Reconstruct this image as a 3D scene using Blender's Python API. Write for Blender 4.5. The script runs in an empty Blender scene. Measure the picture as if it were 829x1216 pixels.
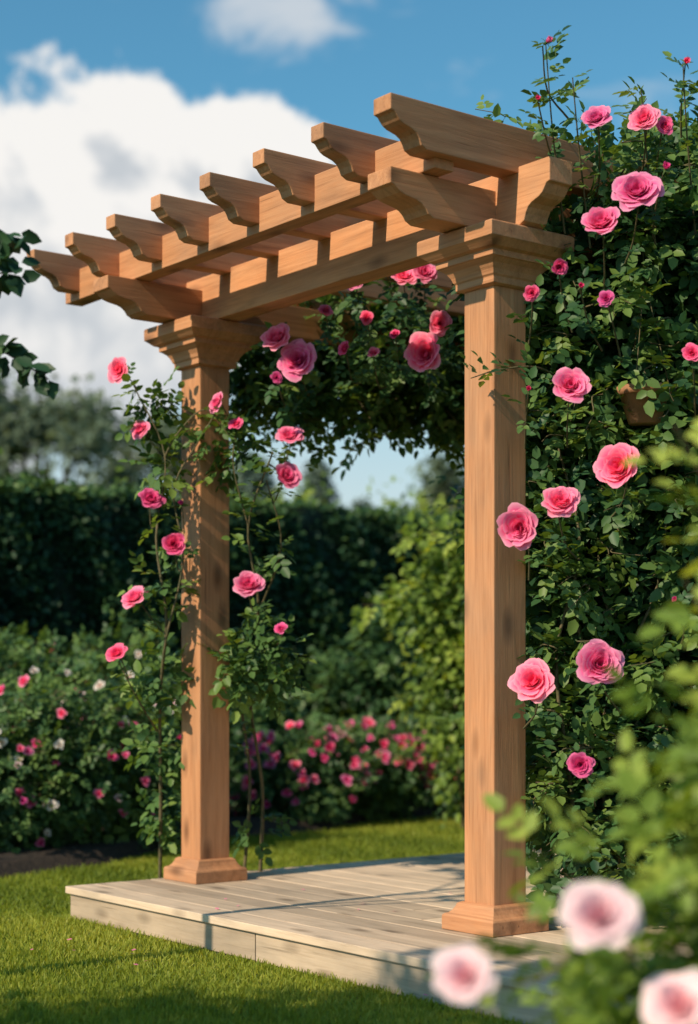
import bpy, bmesh, math, random
import numpy as np
from mathutils import Vector, Matrix, noise as mnoise
random.seed(7); RNG=np.random.default_rng(11)
sc=bpy.context.scene
COL=sc.collection
def link(o,parent=None):
    COL.objects.link(o)
    if parent is not None: o.parent=parent
    return o
def empty(name,loc=(0,0,0),rotz=0):
    e=bpy.data.objects.new(name,None); e.location=loc; e.rotation_euler=(0,0,rotz); e.empty_display_size=.1
    return link(e)
# ------------------------------------------------------------ materials
def newmat(name):
    m=bpy.data.materials.new(name); m.use_nodes=True
    nt=m.node_tree; nt.nodes.clear()
    out=nt.nodes.new('ShaderNodeOutputMaterial')
    return m,nt,out
def ramp(nt,src,stops,interp='LINEAR'):
    r=nt.nodes.new('ShaderNodeValToRGB'); r.color_ramp.interpolation=interp
    el=r.color_ramp.elements
    while len(el)<len(stops): el.new(.5)
    for e,(p,c) in zip(el,stops):
        e.position=p; e.color=(c[0],c[1],c[2],1)
    nt.links.new(src,r.inputs[0]); return r.outputs[0]
def mixc(nt,f,a,b,mode='MIX'):
    n=nt.nodes.new('ShaderNodeMix'); n.data_type='RGBA'; n.blend_type=mode
    for s,v in ((n.inputs[0],f),(n.inputs[6],a),(n.inputs[7],b)):
        if hasattr(v,'links'): nt.links.new(v,s)
        else: s.default_value=v if not isinstance(v,tuple) else (v[0],v[1],v[2],1)
    return n.outputs[2]
def attr(nt,name,out='Fac'):
    n=nt.nodes.new('ShaderNodeAttribute'); n.attribute_name=name; return n.outputs[out]
def mth(nt,op,a,b=0.,c=0.,clamp=False):
    n=nt.nodes.new('ShaderNodeMath'); n.operation=op; n.use_clamp=clamp
    for s,v in zip(n.inputs,(a,b,c)):
        if hasattr(v,'links'): nt.links.new(v,s)
        else: s.default_value=v
    return n.outputs[0]
def noise(nt,vec,scale,detail=5,rough=.55,dist=0.,dim='3D'):
    n=nt.nodes.new('ShaderNodeTexNoise'); n.noise_dimensions=dim; n.inputs['Scale'].default_value=scale
    n.inputs['Detail'].default_value=detail; n.inputs['Roughness'].default_value=rough; n.inputs['Distortion'].default_value=dist
    if vec is not None: nt.links.new(vec,n.inputs['Vector'])
    return n.outputs['Fac']
def vscale(nt,vec,s):
    n=nt.nodes.new('ShaderNodeVectorMath'); n.operation='MULTIPLY'; nt.links.new(vec,n.inputs[0]); n.inputs[1].default_value=s
    return n.outputs[0]

def wood_mat(name,dark,mid,light,rough=.62,weather=0.,grime=(.30,.23,.17)):
    m,nt,out=newmat(name)
    gr=attr(nt,'gr','Vector'); tint=attr(nt,'tint')
    fine=noise(nt,vscale(nt,gr,(1.3,30,30)),2.2,6,.66,.8)
    broad=noise(nt,vscale(nt,gr,(.8,6,6)),1.8,3,.5,1.6)
    c=ramp(nt,fine,[(.26,dark),(.46,mid),(.74,light)])
    c2=ramp(nt,broad,[(.3,tuple(x*.66 for x in mid)),(.5,mid),(.72,tuple(min(1,x*1.25) for x in mid))])
    c=mixc(nt,.55,c,c2)
    v=nt.nodes.new('ShaderNodeTexVoronoi'); v.inputs['Scale'].default_value=1.0
    nt.links.new(vscale(nt,gr,(3.2,8.0,8.0)),v.inputs['Vector'])
    k=ramp(nt,v.outputs['Distance'],[(.08,(1,1,1)),(.16,(.55,.55,.55)),(.27,(0,0,0))])
    c=mixc(nt,mth(nt,'MULTIPLY',k,.72),c,tuple(x*.4 for x in dark))
    ch=noise(nt,vscale(nt,gr,(1.6,55,55)),1.0,2,.5,.3)
    chm=ramp(nt,ch,[(.25,(1,1,1)),(.31,(0,0,0))])
    c=mixc(nt,mth(nt,'MULTIPLY',chm,.5),c,tuple(x*.4 for x in dark))
    tc=nt.nodes.new('ShaderNodeTexCoord')
    g=noise(nt,tc.outputs['Object'],3.1,5,.6)
    gm=ramp(nt,g,[(.42,(0,0,0)),(.7,(1,1,1))])
    c=mixc(nt,mth(nt,'MULTIPLY',gm,.25+weather),c,grime)
    t=mth(nt,'MULTIPLY_ADD',tint,.5,.74)
    comb=nt.nodes.new('ShaderNodeCombineColor')
    for i in range(3): nt.links.new(t,comb.inputs[i])
    c=mixc(nt,1.,c,comb.outputs[0],'MULTIPLY')
    p=nt.nodes.new('ShaderNodeBsdfPrincipled'); nt.links.new(c,p.inputs['Base Color'])
    p.inputs['Roughness'].default_value=rough
    p.inputs['Specular IOR Level'].default_value=.3
    h=mth(nt,'SUBTRACT',fine,mth(nt,'MULTIPLY',chm,.5))
    b=nt.nodes.new('ShaderNodeBump'); b.inputs['Strength'].default_value=.4; b.inputs['Distance'].default_value=.004
    nt.links.new(h,b.inputs['Height']); nt.links.new(b.outputs[0],p.inputs['Normal'])
    nt.links.new(p.outputs[0],out.inputs[0]); return m
CEDAR=wood_mat('cedar_wood',(.27,.105,.045),(.52,.235,.108),(.70,.37,.19))
DECKW=wood_mat('weathered_deck_wood',(.32,.21,.135),(.60,.455,.325),(.72,.57,.43),.7,.12,(.33,.27,.21))

def leaf_mat(name,a,b,c,trans=.3,rough=.45,spec=.28):
    m,nt,out=newmat(name)
    t=attr(nt,'tint')
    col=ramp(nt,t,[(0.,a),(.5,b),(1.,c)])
    p=nt.nodes.new('ShaderNodeBsdfPrincipled'); nt.links.new(col,p.inputs['Base Color'])
    p.inputs['Roughness'].default_value=rough; p.inputs['Specular IOR Level'].default_value=spec
    tr=nt.nodes.new('ShaderNodeBsdfTranslucent')
    hs=mixc(nt,1.,col,(1.9,1.6,.5),'MULTIPLY'); nt.links.new(hs,tr.inputs[0])
    mx=nt.nodes.new('ShaderNodeMixShader'); mx.inputs[0].default_value=trans
    nt.links.new(p.outputs[0],mx.inputs[1]); nt.links.new(tr.outputs[0],mx.inputs[2])
    nt.links.new(mx.outputs[0],out.inputs[0]); return m
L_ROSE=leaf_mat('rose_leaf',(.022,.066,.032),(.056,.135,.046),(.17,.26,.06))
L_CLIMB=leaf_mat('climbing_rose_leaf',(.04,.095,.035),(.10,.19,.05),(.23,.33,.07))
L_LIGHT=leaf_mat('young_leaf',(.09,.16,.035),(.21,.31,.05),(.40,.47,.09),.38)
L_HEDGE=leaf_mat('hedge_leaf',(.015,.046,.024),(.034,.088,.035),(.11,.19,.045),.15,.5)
L_SHRUB=leaf_mat('shrub_leaf',(.03,.08,.035),(.072,.15,.055),(.16,.26,.07))
L_FAR_HAZE=leaf_mat('hazed_distant_leaf',(.10,.145,.11),(.155,.205,.135),(.25,.29,.16),.25,.8,.1)  # aerial haze painted into the leaf colour: paler, less saturated greens
L_FARC_HAZE=leaf_mat('hazed_conifer_leaf',(.09,.14,.12),(.14,.19,.15),(.19,.24,.18),.1,.8,.1)  # conifer greens paled too, distance haze put into the base colour
GRASS=leaf_mat('grass_blade',(.10,.155,.018),(.24,.30,.035),(.42,.43,.075),.35,.55,.25)

def plain(name,c1,c2,scale=20,rough=.8,bump=.3):
    m,nt,out=newmat(name); tc=nt.nodes.new('ShaderNodeTexCoord')
    n=noise(nt,tc.outputs['Object'],scale,5,.65)
    col=ramp(nt,n,[(.3,c1),(.7,c2)])
    p=nt.nodes.new('ShaderNodeBsdfPrincipled'); nt.links.new(col,p.inputs['Base Color']); p.inputs['Roughness'].default_value=rough
    b=nt.nodes.new('ShaderNodeBump'); b.inputs['Strength'].default_value=bump; b.inputs['Distance'].default_value=.02
    nt.links.new(n,b.inputs['Height']); nt.links.new(b.outputs[0],p.inputs['Normal'])
    nt.links.new(p.outputs[0],out.inputs[0]); return m
STEM=plain('cane_bark',(.06,.07,.025),(.17,.12,.06),40)
BARK=plain('tree_bark',(.06,.045,.03),(.15,.11,.08),25)
SOIL=plain('garden_soil',(.012,.008,.006),(.05,.033,.022),30,.95,.8)
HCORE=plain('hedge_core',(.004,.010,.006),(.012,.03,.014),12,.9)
TERRA=plain('terracotta',(.28,.12,.06),(.42,.2,.1),15,.8)
def ground_mat():
    m,nt,out=newmat('lawn_turf'); tc=nt.nodes.new('ShaderNodeTexCoord')
    a=noise(nt,tc.outputs['Object'],1.3,5); b=noise(nt,tc.outputs['Object'],90,4,.7)
    col=mixc(nt,.5,ramp(nt,a,[(.3,(.05,.085,.014)),(.7,(.11,.16,.03))]),ramp(nt,b,[(.3,(.025,.04,.008)),(.7,(.15,.20,.04))]))
    p=nt.nodes.new('ShaderNodeBsdfPrincipled'); nt.links.new(col,p.inputs['Base Color']); p.inputs['Roughness'].default_value=.9
    bp=nt.nodes.new('ShaderNodeBump'); bp.inputs['Strength'].default_value=.8; bp.inputs['Distance'].default_value=.02
    nt.links.new(b,bp.inputs['Height']); nt.links.new(bp.outputs[0],p.inputs['Normal'])
    nt.links.new(p.outputs[0],out.inputs[0]); return m
TURF=ground_mat()
def petal_mat(name,a,b,c):
    m,nt,out=newmat(name)
    t=attr(nt,'pet')
    oi=nt.nodes.new('ShaderNodeObjectInfo')
    col=ramp(nt,t,[(0.,a),(.5,b),(1.,c)])
    hs=nt.nodes.new('ShaderNodeHueSaturation')
    nt.links.new(col,hs.inputs['Color'])
    nt.links.new(mth(nt,'MULTIPLY_ADD',oi.outputs['Random'],.03,.478),hs.inputs['Hue'])
    nt.links.new(mth(nt,'MULTIPLY_ADD',oi.outputs['Random'],.25,.95),hs.inputs['Value'])
    p=nt.nodes.new('ShaderNodeBsdfPrincipled'); nt.links.new(hs.outputs[0],p.inputs['Base Color'])
    p.inputs['Roughness'].default_value=.6; p.inputs['Specular IOR Level'].default_value=.2
    tr=nt.nodes.new('ShaderNodeBsdfTranslucent'); nt.links.new(hs.outputs[0],tr.inputs[0])
    mx=nt.nodes.new('ShaderNodeMixShader'); mx.inputs[0].default_value=.35
    nt.links.new(p.outputs[0],mx.inputs[1]); nt.links.new(tr.outputs[0],mx.inputs[2])
    nt.links.new(mx.outputs[0],out.inputs[0]); return m
PINK=petal_mat('pink_petal',(.78,.035,.18),(.92,.15,.34),(.97,.43,.56))
HOT=petal_mat('deep_pink_petal',(.62,.015,.13),(.84,.07,.26),(.93,.24,.42))
PALE=petal_mat('pale_pink_petal',(.90,.50,.56),(.94,.67,.70),(.95,.82,.82))
WHITE=petal_mat('cream_petal',(.80,.62,.52),(.88,.80,.73),(.9,.86,.82))
SEPAL=plain('sepal_green',(.05,.10,.02),(.10,.17,.04),30)

# ------------------------------------------------------------ mesh helpers
def np_mesh(name,co,quads,mats,tint=None,k=4,smooth=False,attname='tint'):
    me=bpy.data.meshes.new(name); nv=len(co); nf=len(quads)
    me.vertices.add(nv); me.vertices.foreach_set('co',np.asarray(co,dtype=np.float32).ravel())
    me.loops.add(nf*k); me.loops.foreach_set('vertex_index',np.asarray(quads,dtype=np.int32).ravel())
    me.polygons.add(nf); me.polygons.foreach_set('loop_start',np.arange(0,nf*k,k,dtype=np.int32))
    if smooth: me.polygons.foreach_set('use_smooth',np.ones(nf,dtype=bool))
    me.update(calc_edges=True)
    for m in mats: me.materials.append(m)
    if tint is not None:
        a=me.attributes.new(attname,'FLOAT','POINT'); a.data.foreach_set('value',np.asarray(tint,dtype=np.float32))
    return me
def nrm(a): return a/np.maximum(np.linalg.norm(a,axis=1,keepdims=True),1e-9)
TPL=np.array([(0,0,0),(.26,-.32,.06),(.68,-.27,.05),(1,0,-.08),(.68,.27,.05),(.26,.32,.06)])
def leaf_mesh(name,P,D,N,S,T,mat,width=1.):
    D=nrm(D); Sd=nrm(np.cross(N,D)); N=np.cross(D,Sd)
    tp=TPL*np.array([1,width,1])
    co=P[:,None,:]+S[:,None,None]*(tp[None,:,0:1]*D[:,None,:]+tp[None,:,1:2]*Sd[:,None,:]+tp[None,:,2:3]*N[:,None,:])
    n=len(P); base=(np.arange(n)*6)[:,None]
    q=np.stack([base+np.array([0,1,2,3]),base+np.array([0,3,4,5])],1).reshape(-1,4)
    return np_mesh(name,co.reshape(-1,3),q,[mat],np.repeat(T,6))
def compound(A,D,N,S,T,rng=RNG):
    """five leaflets per compound rose leaf"""
    D=nrm(D); Sd=nrm(np.cross(N,D)); N=np.cross(D,Sd); s=S[:,None]
    out=[]
    for off,sg in ((1.75,0),(1.15,1),(1.15,-1),(.5,1),(.5,-1)):
        p=A+D*off*s+N*rng.normal(0,.08,(len(A),1))*s
        d=D if sg==0 else D*.55+Sd*sg*.85
        d=d+rng.normal(0,.12,d.shape)
        n=N+rng.normal(0,.22,N.shape)
        out.append((p,d,n,S*(1.1 if sg==0 else .95)*rng.uniform(.8,1.15,len(A)),np.clip(T+rng.normal(0,.09,len(A)),0,1)))
    return [np.concatenate([o[i] for o in out]) for i in range(5)]
def cat(pts,n=6):
    pts=[Vector(p) for p in pts]
    if len(pts)<3: 
        return [pts[0].lerp(pts[-1],i/n) for i in range(n+1)]
    P=[pts[0]*2-pts[1]]+pts+[pts[-1]*2-pts[-2]]; out=[]
    for i in range(1,len(P)-2):
        a,b,c,d=P[i-1:i+3]
        for j in range(n):
            t=j/n
            out.append(.5*((2*b)+(c-a)*t+(2*a-5*b+4*c-d)*t*t+(3*b-a-3*c+d)*t**3))
    out.append(pts[-1]); return out
def tube(V,F,path,r0,r1,k=5):
    n=len(path); base=len(V)
    for i,p in enumerate(path):
        t=(path[min(i+1,n-1)]-path[max(i-1,0)]).normalized()
        a=t.orthogonal().normalized() if abs(t.z)>.99 else t.cross(Vector((0,0,1))).normalized()
        b=t.cross(a); r=r0+(r1-r0)*i/(n-1)
        for j in range(k):
            w=2*math.pi*j/k; V.append(tuple(p+(a*math.cos(w)+b*math.sin(w))*r))
    for i in range(n-1):
        for j in range(k):
            F.append((base+i*k+j,base+i*k+(j+1)%k,base+(i+1)*k+(j+1)%k,base+(i+1)*k+j))
# ------------------------------------------------------------ rose flower
def rose_mesh(name,n,fmax,seed,mat,nu=7,nv=7,stem=True):
    rr=random.Random(seed); V=[];F=[];T=[];MI=[]
    for i in range(n):
        f=fmax*((i+.5)/n)**.9; th=i*2.39996+rr.uniform(-.3,.3)
        A=1.25*(1-f)+.74*f; a=1.35+rr.uniform(-.1,.1); b=-.15+.85*f+rr.uniform(-.15,.15); c=.35+.85*f+rr.uniform(-.2,.25)
        L=(.66+.46*f)*rr.uniform(.92,1.08); hs=.30+.70*f
        path=[(0.02,0.)]; K=16
        for s in range(K):
            v=(s+.5)/K; ph=a*(1-v)+b*v+c*v**3.5
            path.append((path[-1][0]+math.sin(ph)*L*hs/K,path[-1][1]+math.cos(ph)*L/K))
        base=len(V); p1=rr.uniform(0,6.28); p2=rr.uniform(0,6.28)
        for iv in range(nv):
            v=iv/(nv-1)
            for iu in range(nu):
                u=-1+2*iu/(nu-1)
                vv=v*(1-.22*abs(u)**2.6+.035*math.sin(3.5*u+p2)); x=min(max(vv,0),1)*K; k=min(int(x),K-1); t=x-k
                r=path[k][0]*(1-t)+path[k+1][0]*t; z=path[k][1]*(1-t)+path[k+1][1]*t
                sh=math.sin(min(1,.18+v*1.05)*math.pi/2)
                ang=th+u*A*sh
                z+=.05*math.sin(4.6*u+p1)*v*v*(.35+f)
                r*=1+.06*math.sin(3.3*u+p2)*v-.10*u*u*f
                V.append((r*math.cos(ang),r*math.sin(ang),z)); T.append(min(1,max(0,v**2.2*(.55+.45*f)+rr.uniform(-.03,.03))))
        for iv in range(nv-1):
            for iu in range(nu-1):
                q=base+iv*nu+iu; F.append((q,q+1,q+nu+1,q+nu)); MI.append(0)
    b=len(V); rings=[(.03,-.55),(.03,-.3),(.13,-.2),(.17,-.08),(.12,.04)]
    for r,z in rings:
        for j in range(8):
            w=j*math.pi/4; V.append((r*math.cos(w),r*math.sin(w),z)); T.append(0)
    for i in range(len(rings)-1):
        for j in range(8):
            F.append((b+i*8+j,b+i*8+(j+1)%8,b+(i+1)*8+(j+1)%8,b+(i+1)*8+j)); MI.append(1)
    for j in range(5):
        w=j*1.2566+.3; c,s=math.cos(w),math.sin(w); b=len(V)
        for (r,y,z) in ((.12,-.08,-.02),(.12,.08,-.02),(.42,.06,.02),(.42,-.06,.02),(.72,.008,-.10),(.72,-.008,-.10)):
            V.append((r*c-y*s,r*s+y*c,z)); T.append(0)
        F.append((b,b+1,b+2,b+3)); F.append((b+3,b+2,b+4,b+5)); MI+= [1,1]
    me=np_mesh(name,V,F,[mat,SEPAL],T,4,True,'pet')
    me.polygons.foreach_set('material_index',MI); return me
PR={}
for nm,mt in (('pink',PINK),('hot',HOT),('pale',PALE),('white',WHITE)):
    PR[nm]=[rose_mesh(f'{nm}_rose_{i}',[44,40,36,48][i],[1.,.92,.86,.97][i],i*3+5,mt,8,7) for i in range(4)]
    PR[nm+'_bud']=[rose_mesh(f'{nm}_bud',14,.36,9,mt,5,6)]
    PR[nm+'_small']=[rose_mesh(f'{nm}_small',14,.95,12,mt,5,4,False)]
# ------------------------------------------------------------ plant builder
class Plant:
    def __init__(s,name,mat,seed=1,stemmat=None):
        s.e=empty(name); s.mat=mat; s.L=[]; s.V=[]; s.F=[]; s.rng=np.random.default_rng(seed); s.r=random.Random(seed); s.cp=[]; s.nf=0; s.sm=stemmat or STEM
    def comp(s,A,D,N,S,T): s.L.append(compound(np.asarray(A,float),np.asarray(D,float),np.asarray(N,float),np.asarray(S,float),np.asarray(T,float),s.rng))
    def simple(s,A,D,N,S,T): s.L.append([np.asarray(A),D,N,S,T])
    def mass(s,c,r,n,size,inner=.6,lob=.2,gap=.0,kind='comp',bright=.0):
        g=s.rng; d=nrm(g.normal(0,1,(n,3))); ph=g.uniform(0,6.28,6)
        fac=1+lob*(np.sin(d[:,0]*5+ph[0])*np.sin(d[:,2]*6+ph[1])+.6*np.sin(d[:,1]*9+d[:,2]*8+ph[2])+.4*np.sin(d[:,0]*17+ph[3])*np.sin(d[:,2]*15+ph[4]))
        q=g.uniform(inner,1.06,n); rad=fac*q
        P=np.array(c)+d*rad[:,None]*np.array(r)
        w=P*np.array([9,9,9]); fld=np.sin(w[:,0]+ph[0])*np.sin(w[:,1]*1.1+ph[1])+np.sin(w[:,2]*1.2+ph[2])*np.sin(w[:,0]*.7+w[:,1]*.6+ph[3])
        keep=(fld>-2+gap)&(P[:,2]>.02); P=P[keep]; d=d[keep]; q=q[keep]; fld=fld[keep]; n=len(P)
        D=d*.6+g.normal(0,.55,(n,3))+np.array([0,0,-.25]); N=d*.45+np.array([-.15,-.3,.7])+g.normal(0,.35,(n,3))
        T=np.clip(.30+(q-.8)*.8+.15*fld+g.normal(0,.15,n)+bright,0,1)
        S=size*g.uniform(.65,1.15,n)
        (s.comp if kind=='comp' else s.simple)(P,D,N,S,T)
    def cane(s,pts,r0=.008,r1=.003,leafgap=.05,size=.04,nl=6,start=.0,bright=0.,leafp=1.):
        path=cat(pts,nl); tube(s.V,s.F,path,r0,r1); s.cp+=path
        if leafgap<=0: return path
        A=[];D=[];N=[]; acc=0; tot=sum((path[i+1]-path[i]).length for i in range(len(path)-1)); run=0
        for i in range(len(path)-1):
            seg=path[i+1]-path[i]; l=seg.length
            if l<1e-6: continue
            t=seg/l; acc+=l; run+=l
            while acc>leafgap:
                acc-=leafgap
                if run/tot<start or s.r.random()>leafp: continue
                a=s.r.uniform(0,6.28); o=t.orthogonal().normalized(); o.rotate(Matrix.Rotation(a,3,t))
                A.append(tuple(path[i].lerp(path[i+1],s.r.random()))); dd=o*.9+t*.4+Vector((0,0,-.1)); D.append(tuple(dd)); N.append((s.r.gauss(0,.3),-.3+s.r.gauss(0,.3),.9))
        if A:
            n=len(A); s.comp(A,D,N,size*s.rng.uniform(.7,1.15,n),np.clip(s.rng.normal(.5+bright,.2,n),0,1))
        return path
    def shoot(s,p,d,l,size=.035,droop=.3,bright=.1):
        p=Vector(p); d=Vector(d).normalized(); pts=[p]
        for i in range(1,5):
            t=i/4; pts.append(p+d*l*t+Vector((s.r.gauss(0,.03),s.r.gauss(0,.03),-droop*l*t*t+s.r.gauss(0,.01))))
        s.cane(pts,.004,.0015,.038,size,3,.1,bright)
    def rose(s,pos,r,kind='pink',axis=None,attach='cane',v=None):
        ax=Vector(axis) if axis else Vector((s.r.gauss(-.15,.38),-.8+s.r.gauss(0,.15),s.r.gauss(.32,.25)))
        ax.normalize()
        ms=PR[kind]; me=ms[v if v is not None else s.r.randrange(len(ms))]
        o=bpy.data.objects.new(f'flower_{s.nf}',me); s.nf+=1; o.location=pos
        q=ax.to_track_quat('Z','Y')
        o.rotation_euler=(q.to_matrix()@Matrix.Rotation(s.r.uniform(0,6.28),3,'Z')).to_euler()
        o.scale=(r*s.r.uniform(.93,1.07),r*s.r.uniform(.93,1.07),r*s.r.uniform(.85,1.1)); link(o,s.e)
        pos=Vector(pos); st=pos-ax*r*.5
        if attach=='cane' and s.cp:
            c=min(s.cp,key=lambda q:(q-pos+Vector((0,0,.12))).length)
            mid=(c+st)/2-ax*.05+Vector((0,0,-.02))
            s.cane([c,mid,st],.004,.0025,.05,.038,4,.0,.05,.7)
        elif attach=='back':
            end=pos+Vector((s.r.uniform(-.02,.12),.28,-.16)); mid=(end+st)/2-ax*.04
            s.cane([end,mid,st],.004,.0025,.05,.040,4)
    def done(s):
        if s.L:
            P,D,N,S,T=[np.concatenate([l[i] for l in s.L]) for i in range(5)]
            link(bpy.data.objects.new('leaves',leaf_mesh('leaves',P,D,N,S,T,s.mat)),s.e)
        if s.V:
            link(bpy.data.objects.new('stems',np_mesh('stems',s.V,s.F,[s.sm],None,4,True)),s.e)
        return s.e

# ------------------------------------------------------------ pergola + deck
PL=Vector((-.64,7.46,0)); ANG=math.atan2(-1.5,1.16); SPAN=1.896; DECKZ=.14
XA=Vector((math.cos(ANG),math.sin(ANG),0)); YA=Vector((-math.sin(ANG),math.cos(ANG),0))
def W(x,y,z): return PL+XA*x+YA*y+Vector((0,0,z))
perg=empty('wooden_pergola',(PL.x,PL.y,DECKZ),ANG)
deck=empty('wooden_deck',(PL.x,PL.y,0),ANG)
def finish(bm,name,parent,mat,axis,bev=.004,tint=None,seg=2):
    bmesh.ops.recalc_face_normals(bm,faces=bm.faces)
    if bev:
        es=[e for e in bm.edges if len(e.link_faces)==2 and e.calc_face_angle(0)>.6]
        bmesh.ops.bevel(bm,geom=es,offset=bev,segments=seg,profile=.6,affect='EDGES',clamp_overlap=True)
    me=bpy.data.meshes.new(name); bm.to_mesh(me); bm.free(); me.materials.append(mat)
    n=len(me.vertices); co=np.empty(n*3,np.float32); me.vertices.foreach_get('co',co); co=co.reshape(-1,3)
    order={0:(0,1,2),1:(1,0,2),2:(2,0,1)}[axis]; g=co[:,order]+np.array([random.uniform(0,40),random.uniform(0,9),random.uniform(0,9)],np.float32)
    a=me.attributes.new('gr','FLOAT_VECTOR','POINT'); a.data.foreach_set('vector',g.astype(np.float32).ravel())
    t=me.attributes.new('tint','FLOAT','POINT'); t.data.foreach_set('value',np.full(n,random.random() if tint is None else tint,np.float32))
    return link(bpy.data.objects.new(name,me),parent)
def cove_profile(l0,l1,z0,z1,e0=True,e1=True,d=.17,nib=.38):
    """side outline of a beam whose ends are cut with a scooped corbel"""
    H=z1-z0
    def end(sgn,l):
        zt=z1-H*nib
        pts=[(l,z1),(l,zt),(l+sgn*.016,zt-.004)]
        a0=l+sgn*.016; R=d-.040; B=zt-.004-(z0+.010)
        for i in range(1,9):                          # ogee: scoop then round
            t=i/8
            s=t+.10*math.sin(2*math.pi*t)
            pts.append((a0+sgn*R*(t-.06*math.sin(2*math.pi*t)), zt-.004-B*(s**1.25)))
        pts.append((l+sgn*(d-.02),z0+.010)); pts.append((l+sgn*d,z0))
        return pts
    a=end(1,l0) if e0 else [(l0,z1),(l0,z0)]
    b=end(-1,l1) if e1 else [(l1,z1),(l1,z0)]
    return a+b[::-1]
def beam(name,axis,prof,c,w,tint=None,parent=perg,mat=CEDAR,bev=.004):
    bm=bmesh.new(); lo=[];hi=[]
    for l,z in prof:
        if axis==0: lo.append(bm.verts.new((l,c-w/2,z))); hi.append(bm.verts.new((l,c+w/2,z)))
        else: lo.append(bm.verts.new((c-w/2,l,z))); hi.append(bm.verts.new((c+w/2,l,z)))
    bm.faces.new(lo); bm.faces.new(hi[::-1]); n=len(lo)
    for i in range(n): bm.faces.new((lo[i],hi[i],hi[(i+1)%n],lo[(i+1)%n]))
    return finish(bm,name,parent,mat,axis,bev,tint)
def sqlathe(name,x,y,loops,tint=None,axis=2,bev=.003,parent=perg):
    bm=bmesh.new(); prev=None
    for h,z in loops:
        vs=[bm.verts.new((x+sx*h,y+sy*h,z)) for sx,sy in ((-1,-1),(1,-1),(1,1),(-1,1))]
        if prev is None: bm.faces.new(vs[::-1])
        else:
            for i in range(4): bm.faces.new((prev[i],prev[(i+1)%4],vs[(i+1)%4],vs[i]))
        prev=vs
    bm.faces.new(prev)
    return finish(bm,name,parent,CEDAR,axis,bev,tint)
BACK=2.25; PH=.078
posts=[(0,0),(SPAN,0),(0,BACK),(SPAN,BACK)]
for i,(x,y) in enumerate(posts):
    sqlathe(f'post_{i}',x,y,[(PH,.05),(PH,2.35)],.45+.1*(i%2),bev=.006)
    sqlathe(f'base_{i}',x,y,[(.135,.001),(.135,.050),(.130,.056),(.118,.060),(.108,.070),(.100,.084),(.097,.094),(.086,.100)],.5,0,.003)
    sqlathe(f'capital_{i}',x,y,[(.086,2.268),(.100,2.274),(.100,2.296),(.106,2.302),(.112,2.318),(.124,2.336),(.142,2.350),(.150,2.353),(.150,2.374),(.168,2.380),(.184,2.394),(.194,2.402),(.198,2.404),(.198,2.452),(.193,2.457)],.5,0,.0025)
for i,x in enumerate((0,SPAN)):
    beam(f'cross_beam_{i}',1,cove_profile(-.53,BACK+.5,2.46,2.604,d=.19,nib=.38),x,.125,.4+.2*i)
for i,y in enumerate((0,BACK)):
    beam(f'header_beam_{i}',0,cove_profile(-.30,SPAN+.33,2.459,2.662,d=.15,nib=.40),y,.11,.9)
beam('outer_beam',0,cove_profile(-.56,2.03,2.606,2.742,False,False),-.355,.085,.5)
beam('rear_outer_beam',0,cove_profile(-.56,2.03,2.606,2.742,False,False),BACK+.355,.085,.5)
for i in range(8):
    x=-.46+i*.3557
    beam(f'rafter_{i}',1,cove_profile(-.625,BACK+.62,2.640,2.797,d=.155,nib=.34),x,.072 if i<7 else .09,.2+.5*random.random())
y0,y1,x0,x1=-.61,BACK+.4,-.17,2.8
nb=23; bw=(y1-y0)/nb
for i in range(nb):
    ya=y0+i*bw+.003; yb=ya+bw-.006
    cuts=[x0]; 
    c=x0+random.uniform(.7,2.4); cuts+= [c,x1] if i%2 else [x0+random.uniform(1.2,2.6),x1]
    for j in range(len(cuts)-1):
        a,b=cuts[j]+.0015,cuts[j+1]-.0015
        z1=DECKZ-random.uniform(0,.0015)
        bm=bmesh.new(); r=bmesh.ops.create_cube(bm,size=1)
        for v in bm.verts: v.co=Vector((a if v.co.x<0 else b, ya if v.co.y<0 else yb, DECKZ-.03 if v.co.z<0 else z1))
        finish(bm,f'board_{i}_{j}',deck,DECKW,0,.003)
def dbox(name,a,b,axis,tint=None,mat=DECKW):
    bm=bmesh.new(); bmesh.ops.create_cube(bm,size=1)
    for v in bm.verts: v.co=Vector([a[k] if v.co[k]<0 else b[k] for k in range(3)])
    return finish(bm,name,deck,mat,axis,.003,tint)
fy=y0+.018
dbox('fascia_front_0',(x0+.02,fy,.005),(1.25,fy+.028,DECKZ-.032),0,.05)
dbox('fascia_front_1',(1.256,fy,.003),(x1-.02,fy+.028,DECKZ-.032),0,.25)
dbox('fascia_left',(x0+.018,fy+.031,.005),(x0+.046,y1-.02,DECKZ-.032),1,.2)
dbox('fascia_right',(x1-.046,fy+.031,.005),(x1-.018,y1-.02,DECKZ-.032),1,.2)
dbox('fascia_back',(x0+.05,y1-.05,.005),(x1-.05,y1-.022,DECKZ-.032),0,.2)
for k in range(5):
    xx=x0+.2+k*.62; dbox(f'joist_{k}',(xx,fy+.035,.01),(xx+.05,y1-.06,DECKZ-.033),1,.2)

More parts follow.
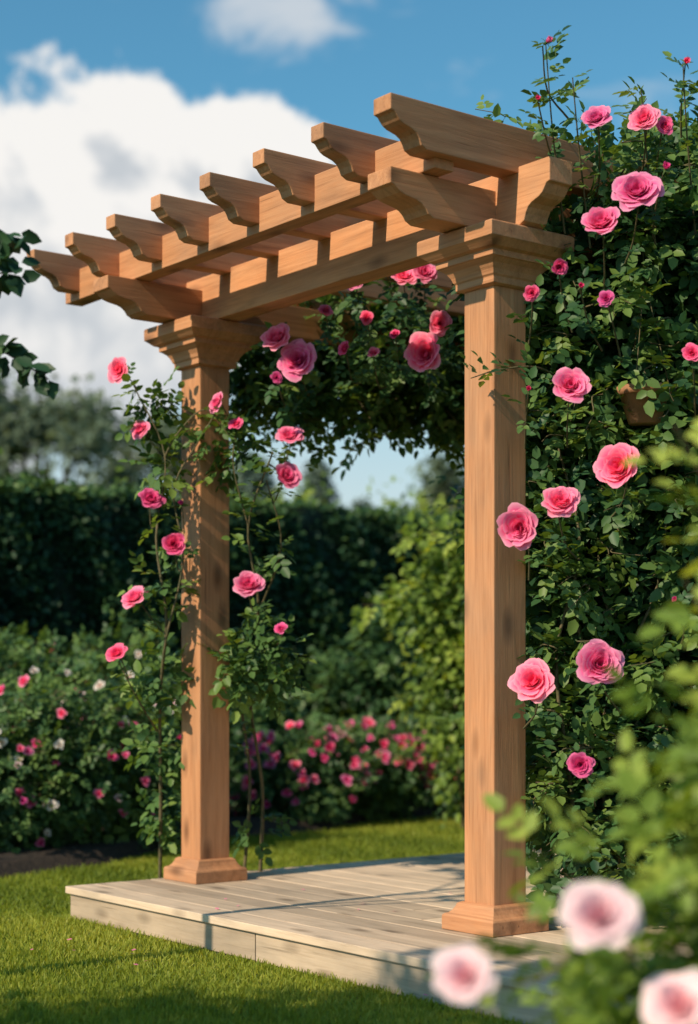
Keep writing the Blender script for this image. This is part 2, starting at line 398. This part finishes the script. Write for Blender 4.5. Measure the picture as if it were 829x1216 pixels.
# ------------------------------------------------------------ ground, beds, lawn
bm=bmesh.new(); bmesh.ops.create_grid(bm,x_segments=40,y_segments=40,size=250)
me=bpy.data.meshes.new('ground'); bm.to_mesh(me); bm.free(); me.materials.append(TURF)
g=link(bpy.data.objects.new('ground',me)); g.location=(0,100,0)
BX=[-6,-4,-1.95,-1.35,-1.0,-.5,.2,.9,2.2,5]; BY=[5.5,6.6,8.3,9.2,10.5,11.0,11.9,12.9,13.3,13.6]
bm=bmesh.new(); xs=np.linspace(-6,5,90); rows=[]
for j in range(26):
    t=j/25; row=[]
    for x in xs:
        ye=float(np.interp(x,BX,BY))+.05*math.sin(x*7); yy=ye+(20-ye)*t**1.6
        z=.004+min(.09,(yy-ye)*.35)+ (0 if j==0 else .02*mnoise.noise(Vector((x*6,yy*6,0))))
        row.append(bm.verts.new((x,yy,z)))
    rows.append(row)
for j in range(25):
    for i in range(len(xs)-1): bm.faces.new((rows[j][i],rows[j][i+1],rows[j+1][i+1],rows[j+1][i]))
me=bpy.data.meshes.new('flower_bed'); bm.to_mesh(me); bm.free(); me.materials.append(SOIL); me.shade_smooth()
link(bpy.data.objects.new('flower_bed_soil',me))
n=330000
Y=4.3+ (13.4-4.3)*RNG.random(n)**1.35; X=RNG.uniform(-1,1,n)*(.25*Y+.35)
ed=np.interp(X,BX,BY)+.05*np.sin(X*7)+RNG.normal(0,.03,n)
lx=(X-PL.x)*XA.x+(Y-PL.y)*XA.y; ly=(X-PL.x)*YA.x+(Y-PL.y)*YA.y
keep=(Y<ed)&~((lx>x0+.005)&(lx<x1)&(ly>y0+.005)&(ly<y1)); X=X[keep];Y=Y[keep]; n=len(X)
H=RNG.uniform(.014,.034,n)*(1+.25*np.sin(X*3.1)*np.sin(Y*2.3)); wd=RNG.uniform(.0018,.0034,n)*(.7+Y/9); az=RNG.uniform(0,6.28,n)
lean=np.abs(RNG.normal(.0,.6,n)); la=RNG.uniform(0,6.28,n)
P=np.stack([X,Y,np.zeros(n)],1); sd=np.stack([np.cos(az),np.sin(az),np.zeros(n)],1)*wd[:,None]
ld=np.stack([np.cos(la),np.sin(la),np.zeros(n)],1)*(H*lean)[:,None]
up=np.array([0,0,1.])
v0=P-sd; v1=P+sd; v2=P+ld+up*(H*.95)[:,None]+sd*.2; v3=v2-sd*.4
co=np.stack([v0,v1,v2,v3],1).reshape(-1,3); b=(np.arange(n)*4)[:,None]
q=b+np.array([0,1,2,3])
patch=.45+.2*np.sin(X*2.1+1)*np.sin(Y*1.7)+.12*np.sin(X*6+Y*5)+RNG.normal(0,.2,n)
link(bpy.data.objects.new('lawn_grass',np_mesh('lawn_grass',co,q,[GRASS],np.repeat(np.clip(patch,0,1),4))))

# ------------------------------------------------------------ hedge
HA=Vector((-5.2,9.8,0)); HB=Vector((1.3,15.1,0)); HD=(HB-HA); HL=HD.length; HD.normalize(); HN=Vector((HD.y,-HD.x,0))
hedge=empty('hedge'); HH=2.42
bm=bmesh.new(); nx,nz=120,36
def hpt(u,z,off): return HA+HD*(u*HL)+HN*off+Vector((0,0,z))
grid=[]
prof=[(.0,z*HH/24) for z in range(25)]+[(-.9*k/8,HH) for k in range(1,9)]+[(-.9,HH*(1-k/3)) for k in range(1,4)]
for i in range(nx+1):
    col=[]
    for off,z in prof:
        p=hpt(i/nx,z,off); d=.07*mnoise.noise(p*1.7)+.03*mnoise.noise(p*6)
        col.append(bm.verts.new(p+HN*(d if off>-.85 else 0)+Vector((0,0,d*.5 if z>HH-.01 else 0))))
    grid.append(col)
for i in range(nx):
    for j in range(len(prof)-1): bm.faces.new((grid[i][j],grid[i+1][j],grid[i+1][j+1],grid[i][j+1]))
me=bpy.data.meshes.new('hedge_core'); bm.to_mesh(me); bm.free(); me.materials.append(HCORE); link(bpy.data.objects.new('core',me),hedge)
n=80000; u=RNG.random(n); zz=RNG.random(n)*(HH+.6); top=zz>HH
base=np.array(HA)+np.outer(u*HL,np.array(HD)); off=np.where(top,-RNG.random(n)*.9,0.)+0
lump=.07*np.sin(u*31)*np.sin(zz*3.1)+.04*np.sin(u*83+zz*5)
z=np.where(top,HH+np.abs(RNG.normal(0,.03,n))+.02*np.sin(u*60),zz)
P=base+np.outer(off+lump+np.abs(RNG.normal(.02,.05,n)),np.array(HN)); P[:,2]=z
D=np.array(HN)*.5+RNG.normal(0,.6,(n,3))+np.array([0,0,-.1]); N=np.array(HN)*.5+np.array([0,0,.6])+RNG.normal(0,.4,(n,3))
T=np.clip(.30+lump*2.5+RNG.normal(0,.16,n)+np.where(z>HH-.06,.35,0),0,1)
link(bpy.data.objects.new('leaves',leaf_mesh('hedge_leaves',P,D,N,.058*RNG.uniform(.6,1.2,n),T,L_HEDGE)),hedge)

# ------------------------------------------------------------ shrubs and beds
def shrub(name,blobs,mat,size,n,seed,kind='simple',bright=0,shoots=0,flowers=0,fk=('pink_small',),fr=(.03,.045),gap=.5):
    p=Plant(name,mat,seed); tot=sum(b[3]*b[5] for b in blobs)
    for (x,y,z,a,bb,c) in blobs:
        p.mass((x,y,z),(a,bb,c),int(n*a*c/tot),size,.5,.22,gap,kind,bright)
        for k in range(3):
            p.cane([(x+p.r.uniform(-.1,.1),y+p.r.uniform(-.1,.1),0),(x+p.r.uniform(-.2,.2)*a,y,z*.6),(x+p.r.uniform(-.6,.6)*a,y+p.r.uniform(-.5,.5)*bb,z+.5*c)],.012,.004,0)
        for k in range(int(shoots*a*c/tot)):
            d=Vector((p.r.gauss(0,1),p.r.gauss(-.4,.8),p.r.gauss(.7,.5))).normalized()
            s=Vector((x+d.x*a*.9,y+d.y*bb*.9,z+d.z*c*.9)); 
            if s.z>.1: p.shoot(s,d+Vector((0,0,.5)),p.r.uniform(.12,.3),size*.9,.35,.25+bright)
        for k in range(int(flowers*a*c/tot)):
            d=Vector((p.r.gauss(0,.8),-abs(p.r.gauss(.6,.5)),p.r.gauss(.35,.55))).normalized()
            s=Vector((x+d.x*a*1.14,y+d.y*bb*1.14,z+d.z*c*1.14))
            if s.z>.12: p.rose(s,p.r.uniform(*fr),p.r.choice(fk),axis=(d.x*.6+p.r.gauss(0,.3),d.y-.4,.5),attach=None)
    return p.done()
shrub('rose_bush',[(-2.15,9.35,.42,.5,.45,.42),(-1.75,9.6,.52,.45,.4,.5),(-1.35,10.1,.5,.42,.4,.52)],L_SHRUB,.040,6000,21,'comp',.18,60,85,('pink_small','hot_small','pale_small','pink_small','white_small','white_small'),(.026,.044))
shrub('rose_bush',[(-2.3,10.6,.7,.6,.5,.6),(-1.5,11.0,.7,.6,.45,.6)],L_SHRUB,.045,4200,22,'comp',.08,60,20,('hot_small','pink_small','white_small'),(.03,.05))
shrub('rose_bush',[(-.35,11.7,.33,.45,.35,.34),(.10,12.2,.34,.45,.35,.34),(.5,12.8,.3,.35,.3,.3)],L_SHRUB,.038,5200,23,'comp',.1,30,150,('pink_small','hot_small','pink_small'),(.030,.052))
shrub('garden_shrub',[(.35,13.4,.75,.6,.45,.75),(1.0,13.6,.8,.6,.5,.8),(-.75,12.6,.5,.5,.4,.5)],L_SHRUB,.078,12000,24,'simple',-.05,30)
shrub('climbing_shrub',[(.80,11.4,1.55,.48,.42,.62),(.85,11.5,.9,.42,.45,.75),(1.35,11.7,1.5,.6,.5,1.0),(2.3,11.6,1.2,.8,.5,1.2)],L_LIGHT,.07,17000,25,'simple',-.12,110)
shrub('garden_shrub',[(1.0,12.0,.35,.5,.35,.38),(1.7,11.9,.4,.5,.35,.4)],L_SHRUB,.05,5000,26,'simple',0,20)

# ------------------------------------------------------------ distant trees
def tree(name,x,y,h,cr,mat,leaf,n,seed,conifer=False,trunk=.16,low=.35):
    p=Plant(name,mat,seed,BARK); r=p.r
    p.cane([(x,y,0),(x+r.gauss(0,.1),y,h*.35),(x+r.gauss(0,.15),y,h*.7),(x,y,h*.97)],trunk,trunk*.15,0)
    if conifer:
        for k in range(n//60):
            t=r.random()**.8; zz=h*(low+(1-low)*t*.98); R=cr*(1-t)**.8*r.uniform(.6,1.1)+.1; a=r.uniform(0,6.28)
            c=(x+math.cos(a)*R*.65,y+math.sin(a)*R*.65,zz-R*.15); p.mass(c,(R*.45+.1,R*.45+.1,.16+.1*R),60,leaf,.1,.2,0,'simple')
    else:
        for k in range(22):
            a=r.uniform(0,6.28); e=r.uniform(-.35,1.2); R=r.uniform(.55,.95)
            c=Vector((x+math.cos(a)*math.cos(e)*cr*R,y+math.sin(a)*math.cos(e)*cr*R,h*(low+1)/2+math.sin(e)*h*(1-low)/2*R))
            s=Vector((x,y,h*r.uniform(.25,.5))); p.cane([s,(s+c)/2+Vector((0,0,.2)),c],trunk*.4,trunk*.08,0)
            q=cr*r.uniform(.24,.38); p.mass(c,(q,q,q*.7),n//22,leaf,.25,.3,.4,'simple')
    return p.done()
tree('tree',-6.3,34,7.3,2.5,L_FAR_HAZE,.18,8000,31)
tree('tree',-3.9,38,7.2,1.9,L_FAR_HAZE,.18,6500,32,low=.3)
tree('tree',-9.0,30,6.0,2.6,L_FAR_HAZE,.20,5000,33)
tree('tree',-2.9,33,5.6,1.2,L_FAR_HAZE,.16,4500,34,low=.2)
tree('conifer_tree',-.55,30,4.9,1.1,L_FARC_HAZE,.13,5500,35,True,low=.1)
tree('conifer_tree',.25,33,4.6,1.0,L_FARC_HAZE,.13,5000,36,True,low=.1)
tree('conifer_tree',-1.6,28,4.9,1.1,L_FARC_HAZE,.13,5500,40,True,low=.1)
tree('conifer_tree',1.1,33,4.3,1.0,L_FARC_HAZE,.13,4500,41,True,low=.1)
tree('tree',2.6,36,6.2,1.5,L_FAR_HAZE,.18,5500,37,low=.25)
tree('tree',5.2,34,7.0,2.4,L_FAR_HAZE,.2,5000,38)
p=Plant('distant_treeline',L_FAR_HAZE,50)
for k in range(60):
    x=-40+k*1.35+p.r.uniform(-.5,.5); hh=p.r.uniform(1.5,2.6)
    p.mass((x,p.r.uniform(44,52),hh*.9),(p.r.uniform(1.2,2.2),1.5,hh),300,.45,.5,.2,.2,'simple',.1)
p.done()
shrub('background_shrub',[(-3.3,15.6,1.55,.9,.6,1.20),(-2.3,16.0,1.55,.8,.6,1.25),(-.6,17.5,1.7,.9,.6,1.25),(.6,18,1.7,.9,.6,1.22),(1.9,18,1.6,1.1,.8,1.3)],L_LIGHT,.09,12000,51,'simple',-.1,90)

# ------------------------------------------------------------ climbing rose on the far post
c=Plant('climbing_rose',L_CLIMB,61)
c.cane([(-.42,7.80,0),(-.40,7.75,.5),(-.45,7.62,.95),(-.40,7.42,1.35),(-.44,7.32,1.7),(-.33,7.28,2.02)],.010,.004,.075,.050,6,.35)
c.cane([(-.50,7.83,0),(-.46,7.78,.55),(-.50,7.70,1.0),(-.42,7.60,1.3),(-.30,7.4,1.62),(-.36,7.3,1.9)],.009,.003,.085,.050,6,.35)
c.cane([(-.88,7.80,0),(-.86,7.66,.5),(-.84,7.45,.95),(-.80,7.33,1.3),(-.84,7.30,1.65),(-.80,7.28,2.0),(-.93,7.25,2.3)],.010,.003,.075,.050,6,.2)
c.cane([(-.84,7.45,.95),(-.80,7.31,1.2),(-.72,7.28,1.55),(-.76,7.27,1.85),(-.66,7.26,2.05),(-.58,7.26,2.18)],.006,.003,.11,.046,6,.1)
c.cane([(-.86,7.5,.8),(-.93,7.35,.95),(-1.0,7.3,1.1)],.005,.003,.05,.046,6,.1)
c.cane([(-.44,7.32,1.7),(-.5,7.25,1.95),(-.49,7.25,2.1)],.005,.002,.06,.044,6,.1)
c.cane([(-.80,7.28,2.0),(-.74,7.26,2.1),(-.62,7.26,2.2),(-.5,7.27,2.06)],.005,.002,.07,.044,6,.1)
for (x,y,z,r,n) in ((-.42,7.42,1.13,.16,110),(-.34,7.45,1.02,.10,35),(-.86,7.35,2.22,.11,34),(-.80,7.32,1.96,.10,22),(-.47,7.35,2.02,.12,36),(-.82,7.36,1.45,.09,16),
                    (-.86,7.45,1.05,.12,30),(-.84,7.65,.72,.15,38),(-.84,7.8,.42,.14,25),(-.45,7.78,.35,.10,12),(-.36,7.4,1.6,.08,8),(-.6,7.32,2.12,.08,12)):
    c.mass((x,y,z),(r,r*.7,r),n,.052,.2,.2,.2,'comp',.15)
for pos,r,k in (((-.996,7.3,2.376),.064,'pink'),((-.90,7.28,2.112),.055,'pink'),((-.86,7.27,1.804),.060,'hot'),((-.724,7.24,1.786),.036,'hot_bud'),((-.757,7.24,1.613),.066,'hot'),
                ((-.923,7.3,1.378),.068,'pink'),((-1.007,7.3,1.14),.055,'hot'),((-.563,7.22,2.218),.048,'pink'),((-.486,7.24,2.13),.038,'hot'),((-.255,7.28,2.079),.068,'pink'),
                ((-.273,7.28,1.907),.076,'pink'),((-.435,7.27,1.433),.076,'pink'),((-.292,7.3,1.246),.036,'hot')):
    c.rose(pos,r,k,axis=(c.r.gauss(-.25,.35),-.8,c.r.gauss(.4,.25)))
c.done()

# ------------------------------------------------------------ rambling rose
m=Plant('rambling_rose',L_ROSE,71)
for (x,y,z,a,b,cc,n) in ((1.28,6.55,2.30,.66,.55,.62,3000),(1.22,6.45,1.60,.60,.50,.62,2900),(1.28,6.45,.92,.58,.45,.55,2500),(1.05,6.75,2.78,.50,.40,.36,1700),(1.45,6.5,2.85,.5,.4,.32,1200),
                         (2.05,6.8,1.7,.8,.6,1.35,2600),(.82,6.35,2.2,.24,.25,.35,600),(.80,6.3,1.55,.22,.25,.40,650),(.84,6.3,.92,.20,.22,.36,420),(1.0,6.9,.45,.3,.3,.35,260),(.95,6.05,.45,.25,.15,.25,170)):
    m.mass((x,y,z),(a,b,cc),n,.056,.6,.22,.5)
m.mass((1.15,6.1,2.62),(.38,.3,.25),400,.058,.3,.25,.5,'comp',.1)
for pts in ([(1.0,6.1,.14),(.98,6.05,.6),(1.05,6.05,1.0),(.9,6.05,1.4),(.97,6.0,1.8)],[(1.1,6.1,.14),(1.02,6.0,.5),(.92,6.05,.9),(1.1,6.0,1.35),(1.15,6.0,1.75)],
            [(.82,6.1,.14),(.80,6.0,.6),(.74,5.98,1.1),(.82,5.95,1.5),(.74,6.0,1.9)],[(.95,6.1,.14),(.9,6.05,.9),(.8,6.0,1.3),(.72,5.95,1.75)]):
    m.cane(pts,.010,.004,.04,.052,6,.15,.1)
r=m.r
for k in range(60):
    x=r.uniform(.62,1.5); m.shoot((x,r.uniform(6.1,6.8),2.82+.15*r.random()),(r.gauss(-.1,.5),r.gauss(-.1,.3),1),r.uniform(.12,.30),.042,.15,.35)
for k in range(75):
    z=r.uniform(.4,2.9); m.shoot((r.uniform(.72,.85),r.uniform(5.95,6.2),z),(-.6,r.gauss(-.5,.4),r.gauss(.2,.5)),r.uniform(.08,.17),.048,.4,.2)
for k in range(130):
    z=r.uniform(.4,2.9); m.shoot((r.uniform(.8,1.7),r.uniform(5.95,6.1),z),(r.gauss(-.2,.5),-1,r.gauss(.3,.5)),r.uniform(.12,.25),.050,.5,.3)
for (x,z,h) in ((.66,2.9,.26),(1.12,2.9,.2),(.75,2.85,.2),(.98,2.85,.16)):
    m.cane([(x+.1,5.9,z-.3),(x+.04,5.75,z),(x,5.62,z+h)],.004,.002,.035,.040,6,.2,.3)
for (x,y,z,a,b,cc,n) in ((-.42,8.05,2.50,.22,.22,.22,300),(-.12,8.1,2.60,.34,.28,.30,720),(.30,8.25,2.58,.36,.3,.34,850),(.68,8.5,2.6,.36,.3,.42,850),(1.05,8.75,2.55,.4,.35,.5,850),(.95,8.9,1.9,.35,.3,.6,600),(1.1,8.9,1.0,.4,.3,.9,700)):
    m.mass((x,y,z),(a,b,cc),n,.056,.3,.28,.9,'comp',.15)
for k in range(46):
    x=r.uniform(-.5,1.0); m.shoot((x,8.0+max(0,x)*.6,2.36+r.uniform(-.05,.15)),(r.gauss(0,.6),r.gauss(-.3,.4),-.7),r.uniform(.12,.34),.050,.1,.3)
for k in range(26):
    x=r.uniform(-.3,1.0); m.shoot((x,7.9+max(0,x)*.6,2.75),(r.gauss(0,.5),-.3,.8),r.uniform(.12,.25),.046,.2,.2)
m.cane([(.78,6.05,2.1),(.66,5.85,2.12),(.52,5.78,2.10),(.42,5.78,2.07)],.004,.002,.032,.042,6,.1,.1)
R=m.rose
for x,z,rr,k in ((.965,2.65,.086,'pink'),(.845,2.545,.080,'pink'),(1.057,2.738,.042,'hot_bud'),(.829,2.898,.058,'pink'),(.989,2.898,.056,'pink'),(1.054,2.879,.036,'hot'),
                 (.66,3.16,.036,'pink_bud'),(1.127,3.093,.038,'pink_bud'),(.632,2.969,.028,'hot_bud'),(.739,2.006,.074,'pink'),(.913,1.733,.098,'pink'),(.705,1.615,.072,'pink'),
                 (.572,1.54,.078,'pink'),(.62,1.019,.084,'pink'),(.834,1.078,.088,'pink'),(.775,.746,.048,'hot'),(1.093,1.294,.030,'hot_bud'),(1.147,2.119,.036,'hot'),
                 (.612,2.322,.030,'hot'),(.702,2.409,.034,'hot'),(.775,2.344,.030,'hot_bud'),(.86,2.302,.030,'hot'),(.60,2.0,.026,'hot_bud')):
    R((x,5.6,z),rr,k,attach='back')
for x,z,rr,k in ((-.215,2.385,.105,'pink'),(-.305,2.48,.078,'pink'),(.336,2.417,.100,'pink'),(.387,2.55,.055,'pink'),(.03,2.73,.050,'pink'),(.235,2.74,.065,'pink'),(.32,2.76,.055,'pink'),
                 (.105,2.42,.036,'pink'),(-.013,2.44,.038,'hot'),(.079,2.574,.034,'hot'),(-.31,2.317,.030,'hot'),(.174,2.78,.034,'hot'),(.2,2.5,.03,'hot'),(-.1,2.6,.035,'pink')):
    R((x,7.15,z),rr,k,attach=None); e=Vector((x+.08,7.95,z+.0)); m.cane([e,Vector((x+.03,7.6,z-.06)),Vector((x,7.18,z-.01))],.004,.0025,.045,.046,5)
m.done()

# hanging terracotta pot inside the rose
pot=empty('hanging_flower_pot'); V=[];F=[]; prof=[(.0,0),(.055,0),(.085,.10),(.095,.10),(.098,.13),(.088,.13),(.08,.09)]
for rr_,z in prof:
    for j in range(20):
        w=j*math.pi/10; V.append((1.04+rr_*math.cos(w),5.90+rr_*math.sin(w),1.93+z))
for i in range(len(prof)-1):
    for j in range(20): F.append((i*20+j,i*20+(j+1)%20,(i+1)*20+(j+1)%20,(i+1)*20+j))
link(bpy.data.objects.new('pot',np_mesh('pot',V,F,[TERRA],None,4,True)),pot)
V=[];F=[]
for j in range(3):
    w=j*2.094; tube(V,F,[Vector((1.04+.09*math.cos(w),5.90+.09*math.sin(w),2.05)),Vector((1.04,5.90,2.45))],.002,.002)
tube(V,F,[Vector((1.04,5.90,2.44)),Vector((1.04,5.98,2.72))],.002,.002)
link(bpy.data.objects.new('hanger',np_mesh('hanger',V,F,[STEM],None,4,True)),pot)

# ------------------------------------------------------------ near rose bush (out of focus)
f=Plant('rose_bush',L_LIGHT,81)
f.mass((.82,3.05,.42),(.42,.38,.50),950,.048,.3,.22,.6,'comp',-.10)
f.mass((.97,3.2,.8),(.32,.3,.4),440,.048,.3,.22,.6,'comp',0)
f.mass((.50,2.95,.28),(.25,.28,.25),270,.042,.3,.22,.5,'comp',-.05)
for k in range(20):
    x=f.r.uniform(.58,.95); f.cane([(.85,3.1,.1),(.80,3.1,.5),(x,3.05+f.r.uniform(-.2,.2),f.r.uniform(.9,1.2)-(.95-x)*1.0)],.005,.002,.045,.044,5,.4,.12)
f.cane([(.85,3.2,.5),(.75,3.2,1.0),(.63,3.15,1.22)],.005,.002,.035,.046,6,.3,.25)
f.cane([(.95,3.3,.5),(.80,3.3,1.2),(.62,3.2,1.52)],.005,.002,.035,.048,6,.5,.25)
f.cane([(.95,3.3,.5),(.75,3.3,1.2),(.68,3.2,1.45)],.005,.002,.03,.048,6,.5,.25)
for pos,rr in (((.405,2.7,.645),.066),((.19,2.72,.545),.056),((.535,2.7,.50),.068)):
    f.rose(pos,rr,'pale',axis=(-.2,-.75,.45))
f.rose((.72,2.9,.78),.03,'hot_bud')
f.done()

# ------------------------------------------------------------ young tree whose branch enters at left
t=Plant('young_tree',L_HEDGE,91,BARK)
t.cane([(-2.0,5.1,0),(-1.97,5.1,1.0),(-1.95,5.08,1.9),(-1.85,5.05,2.9)],.045,.012,0)
for pts in ([(-1.95,5.08,1.8),(-1.6,5.05,2.15),(-1.2,5.0,2.22),(-.98,5.0,2.25)],[(-1.95,5.08,1.7),(-1.5,5.0,2.08),(-1.15,5.0,2.06),(-.90,5.0,1.93)],[(-1.9,5.06,2.2),(-1.5,5.1,2.5),(-1.2,5.05,2.42),(-1.0,5.0,2.33)],[(-1.9,5.06,2.3),(-2.2,5.2,2.8),(-2.5,5.3,3.0)],[(-1.9,5.06,2.5),(-1.7,5.3,2.9),(-1.6,5.4,3.2)]):
    t.cane(pts,.010,.002,0)
    path=cat(pts,10)
    for q in path[8:]:
        n=4; P=np.array([tuple(q)]*n)+t.rng.normal(0,.015,(n,3)); D=t.rng.normal(0,.6,(n,3))+np.array([.3,0,-.5]); N=t.rng.normal(0,.5,(n,3))+np.array([0,-.6,.5])
        t.simple(P,D,N,.075*t.rng.uniform(.6,1.1,n),np.clip(t.rng.normal(.3,.2,n),0,1))
t.done()
# garden tree behind the viewpoint, whose dappled shade reaches the near lawn
tree('garden_tree',-3.1,1.9,3.7,1.05,L_HEDGE,.10,3800,93,trunk=.06,low=.5)

# fallen petals
V=[];F=[];T=[]
for k in range(34):
    if k<14: w=W(random.uniform(0,2.4),random.uniform(-.5,1.6),DECKZ+.004)
    else: w=Vector((random.uniform(-1.3,.6),random.uniform(5.1,6.6),.03))
    a=random.uniform(0,6.28); s=random.uniform(.008,.014); b=len(V)
    for i,(x,y,z) in enumerate(((-1,0,.0),(0,-.8,.25),(1,0,.3),(0,.8,.1))):
        V.append((w.x+s*(x*math.cos(a)-y*math.sin(a)),w.y+s*(x*math.sin(a)+y*math.cos(a)),w.z+s*z)); T.append(.7)
    F.append((b,b+1,b+2,b+3))
link(bpy.data.objects.new('fallen_petals',np_mesh('fallen_petals',V,F,[PINK],T,4,True,'pet')))

# ------------------------------------------------------------ sky, sun
EL=math.radians(36); TS=Vector((-.75*math.cos(EL),-.66*math.cos(EL),math.sin(EL))).normalized()
world=bpy.data.worlds.new('World'); sc.world=world; world.use_nodes=True; nt=world.node_tree; nt.nodes.clear()
out=nt.nodes.new('ShaderNodeOutputWorld'); bg=nt.nodes.new('ShaderNodeBackground'); nt.links.new(bg.outputs[0],out.inputs[0]); bg.inputs[1].default_value=.1
sky=nt.nodes.new('ShaderNodeTexSky'); sky.sky_type='NISHITA'; sky.sun_disc=False; sky.sun_elevation=math.asin(TS.z); sky.sun_rotation=math.atan2(TS.x,TS.y)%(2*math.pi); sky.air_density=1.2; sky.dust_density=.6; sky.ozone_density=2.0
tc=nt.nodes.new('ShaderNodeTexCoord'); sp=nt.nodes.new('ShaderNodeSeparateXYZ'); nt.links.new(tc.outputs['Generated'],sp.inputs[0])
X_,Y_,Z_=sp.outputs
azi=mth(nt,'ARCTAN2',X_,Y_); hyp=mth(nt,'SQRT',mth(nt,'ADD',mth(nt,'MULTIPLY',X_,X_),mth(nt,'MULTIPLY',Y_,Y_)))
ele=mth(nt,'DIVIDE',Z_,mth(nt,'MAXIMUM',hyp,.02))
BL=[(-.180,.300,.055,.058),(-.128,.322,.045,.042),(-.080,.312,.045,.042),(-.045,.310,.034,.030),(-.16,.245,.11,.075),(-.095,.265,.08,.060),(-.19,.19,.13,.06),(-.27,.28,.09,.09),
    (.5,.3,.1,.06),(.62,.27,.12,.05),(-.65,.33,.14,.06)]
def field(da,de,det):
    a=mth(nt,'ADD',azi,da); e=mth(nt,'ADD',ele,de)
    cv=nt.nodes.new('ShaderNodeCombineXYZ'); nt.links.new(a,cv.inputs[0]); nt.links.new(e,cv.inputs[1])
    n1=noise(nt,cv.outputs[0],17,det,.60,.2,'2D')
    M=None
    for (ba,be,rx,ry) in BL:
        dx=mth(nt,'MULTIPLY_ADD',a,1/rx,-ba/rx); dy=mth(nt,'MULTIPLY_ADD',e,1/ry,-be/ry)
        d=mth(nt,'MULTIPLY_ADD',dx,dx,mth(nt,'MULTIPLY',dy,dy))
        M=d if M is None else mth(nt,'SMOOTH_MIN',M,d,.35)
    f_=mth(nt,'SUBTRACT',1.,mth(nt,'SQRT',mth(nt,'MAXIMUM',M,0.)))
    f_=mth(nt,'ADD',f_,mth(nt,'MULTIPLY',mth(nt,'SUBTRACT',n1,.5),1.7))
    return f_,cv.outputs[0]
f0,cvec=field(0,0,8); f1,_=field(.008,.014,5)
dens=nt.nodes.new('ShaderNodeMapRange'); dens.interpolation_type='SMOOTHSTEP'; nt.links.new(f0,dens.inputs[0]); dens.inputs[1].default_value=-.10; dens.inputs[2].default_value=.18
lit=mth(nt,'MULTIPLY_ADD',mth(nt,'SUBTRACT',f0,f1),1.2,.60,clamp=True)
hgt=nt.nodes.new('ShaderNodeMapRange'); nt.links.new(ele,hgt.inputs[0]); hgt.inputs[1].default_value=.17; hgt.inputs[2].default_value=.30
lit2=mth(nt,'MULTIPLY',mth(nt,'MULTIPLY_ADD',lit,.8,.34),mth(nt,'MULTIPLY_ADD',hgt.outputs[0],.45,.55),clamp=True)
ccol=ramp(nt,lit2,[(.10,(.44,.50,.56)),(.45,(.68,.71,.74)),(.82,(.99,.97,.94))])
ccol=mixc(nt,1.,ccol,(9.4,9.4,9.4),'MULTIPLY')
skyc=mixc(nt,1.,sky.outputs[0],(.62,1.20,1.28),'MULTIPLY')
hz=nt.nodes.new('ShaderNodeMapRange'); nt.links.new(ele,hz.inputs[0]); hz.inputs[1].default_value=.26; hz.inputs[2].default_value=.08; hz.inputs[3].default_value=0; hz.inputs[4].default_value=.85
skyc=mixc(nt,hz.outputs[0],skyc,(6.8,7.3,7.6))
th=noise(nt,vscale(nt,cvec,(1,2.0,1)),11,7,.6,.4,'2D')
dx=mth(nt,'MULTIPLY_ADD',azi,1/.10,.035/.10); dy=mth(nt,'MULTIPLY_ADD',ele,1/.035,-.400/.035)
wm=mth(nt,'SUBTRACT',1.,mth(nt,'SQRT',mth(nt,'MULTIPLY_ADD',dx,dx,mth(nt,'MULTIPLY',dy,dy))),clamp=True)
th=mth(nt,'MULTIPLY_ADD',wm,.32,th)
thm=nt.nodes.new('ShaderNodeMapRange'); thm.interpolation_type='SMOOTHSTEP'; nt.links.new(th,thm.inputs[0]); thm.inputs[1].default_value=.58; thm.inputs[2].default_value=.90; thm.inputs[4].default_value=.75
skyc=mixc(nt,thm.outputs[0],skyc,(7.2,7.4,7.6))
fin=mixc(nt,dens.outputs[0],skyc,ccol); nt.links.new(fin,bg.inputs[0])
sun=bpy.data.lights.new('sun','SUN'); sun.energy=5.0; sun.angle=math.radians(.6); sun.color=(1,.84,.62)
so=link(bpy.data.objects.new('sun',sun)); so.rotation_euler=TS.to_track_quat('Z','Y').to_euler()

# ------------------------------------------------------------ camera
cd=bpy.data.cameras.new('camera'); cam=link(bpy.data.objects.new('camera',cd)); sc.camera=cam
cam.location=(0,0,1.03); cam.rotation_euler=(math.radians(90),0,0)
cd.sensor_fit='VERTICAL'; cd.sensor_height=36; cd.sensor_width=24; cd.lens=58.9; cd.shift_y=.1637; cd.clip_end=1500; cd.clip_start=.05
cd.dof.use_dof=True; cd.dof.focus_distance=6.1; cd.dof.aperture_fstop=1.5
sc.view_settings.view_transform='Standard'; sc.view_settings.look='None'; sc.view_settings.exposure=0
